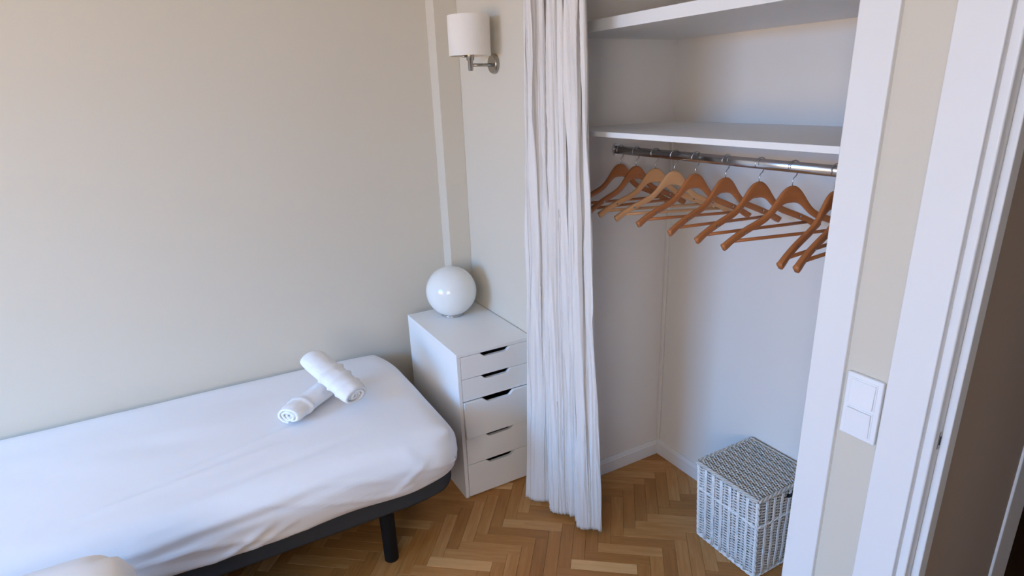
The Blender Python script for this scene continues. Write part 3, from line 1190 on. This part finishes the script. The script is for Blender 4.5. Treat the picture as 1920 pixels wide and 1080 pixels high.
def side_frame(i):
    j = (i + 1) % 4
    nrm = [Vector((0, -1, 0)), Vector((1, 0, 0)), Vector((0, 1, 0)), Vector((-1, 0, 0))][i]
    return j, nrm


# stakes and weave of the four sides
NST = 13
for i in range(4):
    j, nrm = side_frame(i)
    panel = bmesh.new()
    # dark core board a little inside, so gaps read as depth
    inn = nrm * -0.006
    vv = [panel.verts.new(corner_at(i, 0.012) + inn), panel.verts.new(corner_at(j, 0.012) + inn), panel.verts.new(corner_at(j, BH - 0.012) + inn), panel.verts.new(corner_at(i, BH - 0.012) + inn)]
    panel.faces.new(vv)
    rows_n = 52
    for r_ in range(rows_n):
        h = 0.014 + (BH - 0.034) * (r_ + 0.5) / rows_n
        a, c = corner_at(i, h), corner_at(j, h)
        pts = []
        steps = NST * 4
        for q in range(steps + 1):
            f = q / steps
            wv = math.sin(f * NST * PI + (PI if r_ % 2 else 0))
            jit = 0.0012 * noise.noise(Vector((f * 30, r_ * 1.7, i * 5)))
            hh = 0.0012 * noise.noise(Vector((f * 16, r_ * 0.9, i * 3 + 20)))
            pts.append(a.lerp(c, f) + nrm * (0.0032 * wv + jit) + Vector((0, 0, hh)))
        tube(panel, pts, 0.0031 + random.uniform(-0.0004, 0.0004), 5, caps=False)
    po = finish('woven_side', panel, 'wicker_mid', bk, smooth=True)
    po['kind'] = 'stuff'
    # pairs of upright canes that stand proud of the weave
    for q in range(1, 7):
        f = q / 7 + random.uniform(-0.006, 0.006)
        bm = bmesh.new()
        for e in (-0.0032, 0.0032):
            pts = []
            for z in range(9):
                h = 0.010 + (BH - 0.028) * z / 8
                a, c = corner_at(i, h), corner_at(j, h)
                dd = (c - a).normalized()
                pts.append(a.lerp(c, f) + dd * (e + 0.0012 * noise.noise(Vector((z, q, i)))) + nrm * (0.0058 + 0.0012 * math.sin(z * 2.1 + q)))
            tube(bm, pts, 0.0030, 6)
        finish('cane_upright', bm, 'wicker', bk, smooth=True)


def braid(bm, path, r, tw, strands=3, rr=0.004, closed=False):
    n = len(path)
    for s in range(strands):
        pts = []
        for k, p in enumerate(path):
            d = (path[min(k + 1, n - 1)] - path[max(k - 1, 0)]).normalized()
            a1, a2 = frame_of(d)
            an = 2 * PI * (s / strands) + k * tw
            pts.append(p + a1 * math.cos(an) * r + a2 * math.sin(an) * r)
        tube(bm, pts, rr, 5, caps=True)


def resample(a, c, step=0.005):
    n = max(2, int((c - a).length / step))
    return [a.lerp(c, k / n) for k in range(n + 1)]


for i in range(4):
    j, nrm = side_frame(i)
    # corner post braid, foot rim, waist band, top rim
    bm = bmesh.new()
    braid(bm, resample(corner_at(i, 0.006), corner_at(i, BH - 0.016)), 0.0040, 0.42, 3, 0.0042)
    finish('corner_braid', bm, 'wicker', bk, smooth=True)
    bm = bmesh.new()
    up = Vector((0, 0, 0.008))
    o_ = nrm * 0.003
    braid(bm, resample(corner_at(i, 0) + up + o_, corner_at(j, 0) + up + o_), 0.0036, 0.5, 3, 0.0040)
    finish('foot_rim', bm, 'wicker', bk, smooth=True)
    bm = bmesh.new()
    hb = BH * 0.665
    braid(bm, resample(corner_at(i, hb) + nrm * 0.006, corner_at(j, hb) + nrm * 0.006), 0.0026, 0.55, 2, 0.0030)
    finish('waist_band', bm, 'wicker', bk, smooth=True)
# handle hole in the side facing the door: black oval slab for its shade
bm = bmesh.new()
hc = corner_at(0, BH * 0.88).lerp(corner_at(1, BH * 0.88), 0.62)
pr = [(0.032 * math.cos(2 * PI * k / 20), 0.010 * math.sin(2 * PI * k / 20)) for k in range(20)]
prism(bm, pr, lambda u, v, q: (hc.x + u, hc.y + q, hc.z + v), -0.0095, -0.004)
finish('handle_hole_shade', bm, 'black', bk)
# lid
lid_bm = bmesh.new()
lx0, lx1, ly0, ly1 = TB['x0'] - 0.006 - BO.x, TB['x1'] + 0.004 - BO.x, TB['y0'] - 0.006 - BO.y, TB['y1'] + 0.006 - BO.y
zl = BH - 0.008
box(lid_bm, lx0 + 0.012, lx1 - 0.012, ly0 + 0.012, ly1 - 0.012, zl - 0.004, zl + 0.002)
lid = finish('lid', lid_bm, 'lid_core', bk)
lw = bmesh.new()
nr = 49
for r_ in range(nr):
    x = lx0 + 0.010 + (lx1 - lx0 - 0.020) * (r_ + 0.5) / nr
    pts = []
    st = 96
    if r_ % 5 == 4:
        continue
    for q in range(st + 1):
        f = q / st
        wv = math.sin(f * 24 * PI + (PI if r_ % 2 else 0))
        dip = 0.0012 if r_ % 5 in (1, 2) else 0.0
        pts.append(Vector((x + 0.0010 * noise.noise(Vector((f * 20, r_, 1))), ly0 + 0.008 + (ly1 - ly0 - 0.016) * f, zl + 0.004 + 0.0030 * wv + dip + 0.0012 * noise.noise(Vector((f * 25, r_ * 2, 9))))))
    tube(lw, pts, 0.0027, 5, caps=False)
lo = finish('lid_weave', lw, 'wicker_grey', lid, smooth=True)
lo['kind'] = 'stuff'
for a, c in (((lx0, ly0), (lx1, ly0)), ((lx1, ly0), (lx1, ly1)), ((lx1, ly1), (lx0, ly1)), ((lx0, ly1), (lx0, ly0))):
    bm = bmesh.new()
    braid(bm, resample(Vector((a[0], a[1], zl + 0.002)), Vector((c[0], c[1], zl + 0.002))), 0.0040, 0.45, 3, 0.0040)
    finish('lid_rim', bm, 'wicker_grey', lid, smooth=True)

# ------------------------------------------------------------------ light switch
sw = tag(empty('light_switch', (0.0, -2.0869 - 0.0405, 1.1029 - 0.076)), 'white double rocker light switch between closet upright and door casing', 'switch')
finish('plate', bx(-0.011, 0.0, -0.0405, 0.0405, -0.076, 0.076), 'plastic', sw, bevel=0.0035, seg=3)
for zc, tilt in ((0.0345, 0.05), (-0.0345, -0.05)):
    finish('rocker_frame', bx(-0.0125, -0.0108, -0.0300, 0.0300, zc - 0.0320, zc + 0.0320), 'plastic', sw, bevel=0.0006)
    o = finish('rocker', bx(-0.0025, 0.0025, -0.0272, 0.0272, -0.0288, 0.0288), 'plastic', sw, bevel=0.001)
    o.location = (-0.0138, 0, zc)
    o.rotation_euler = (0, tilt, 0)
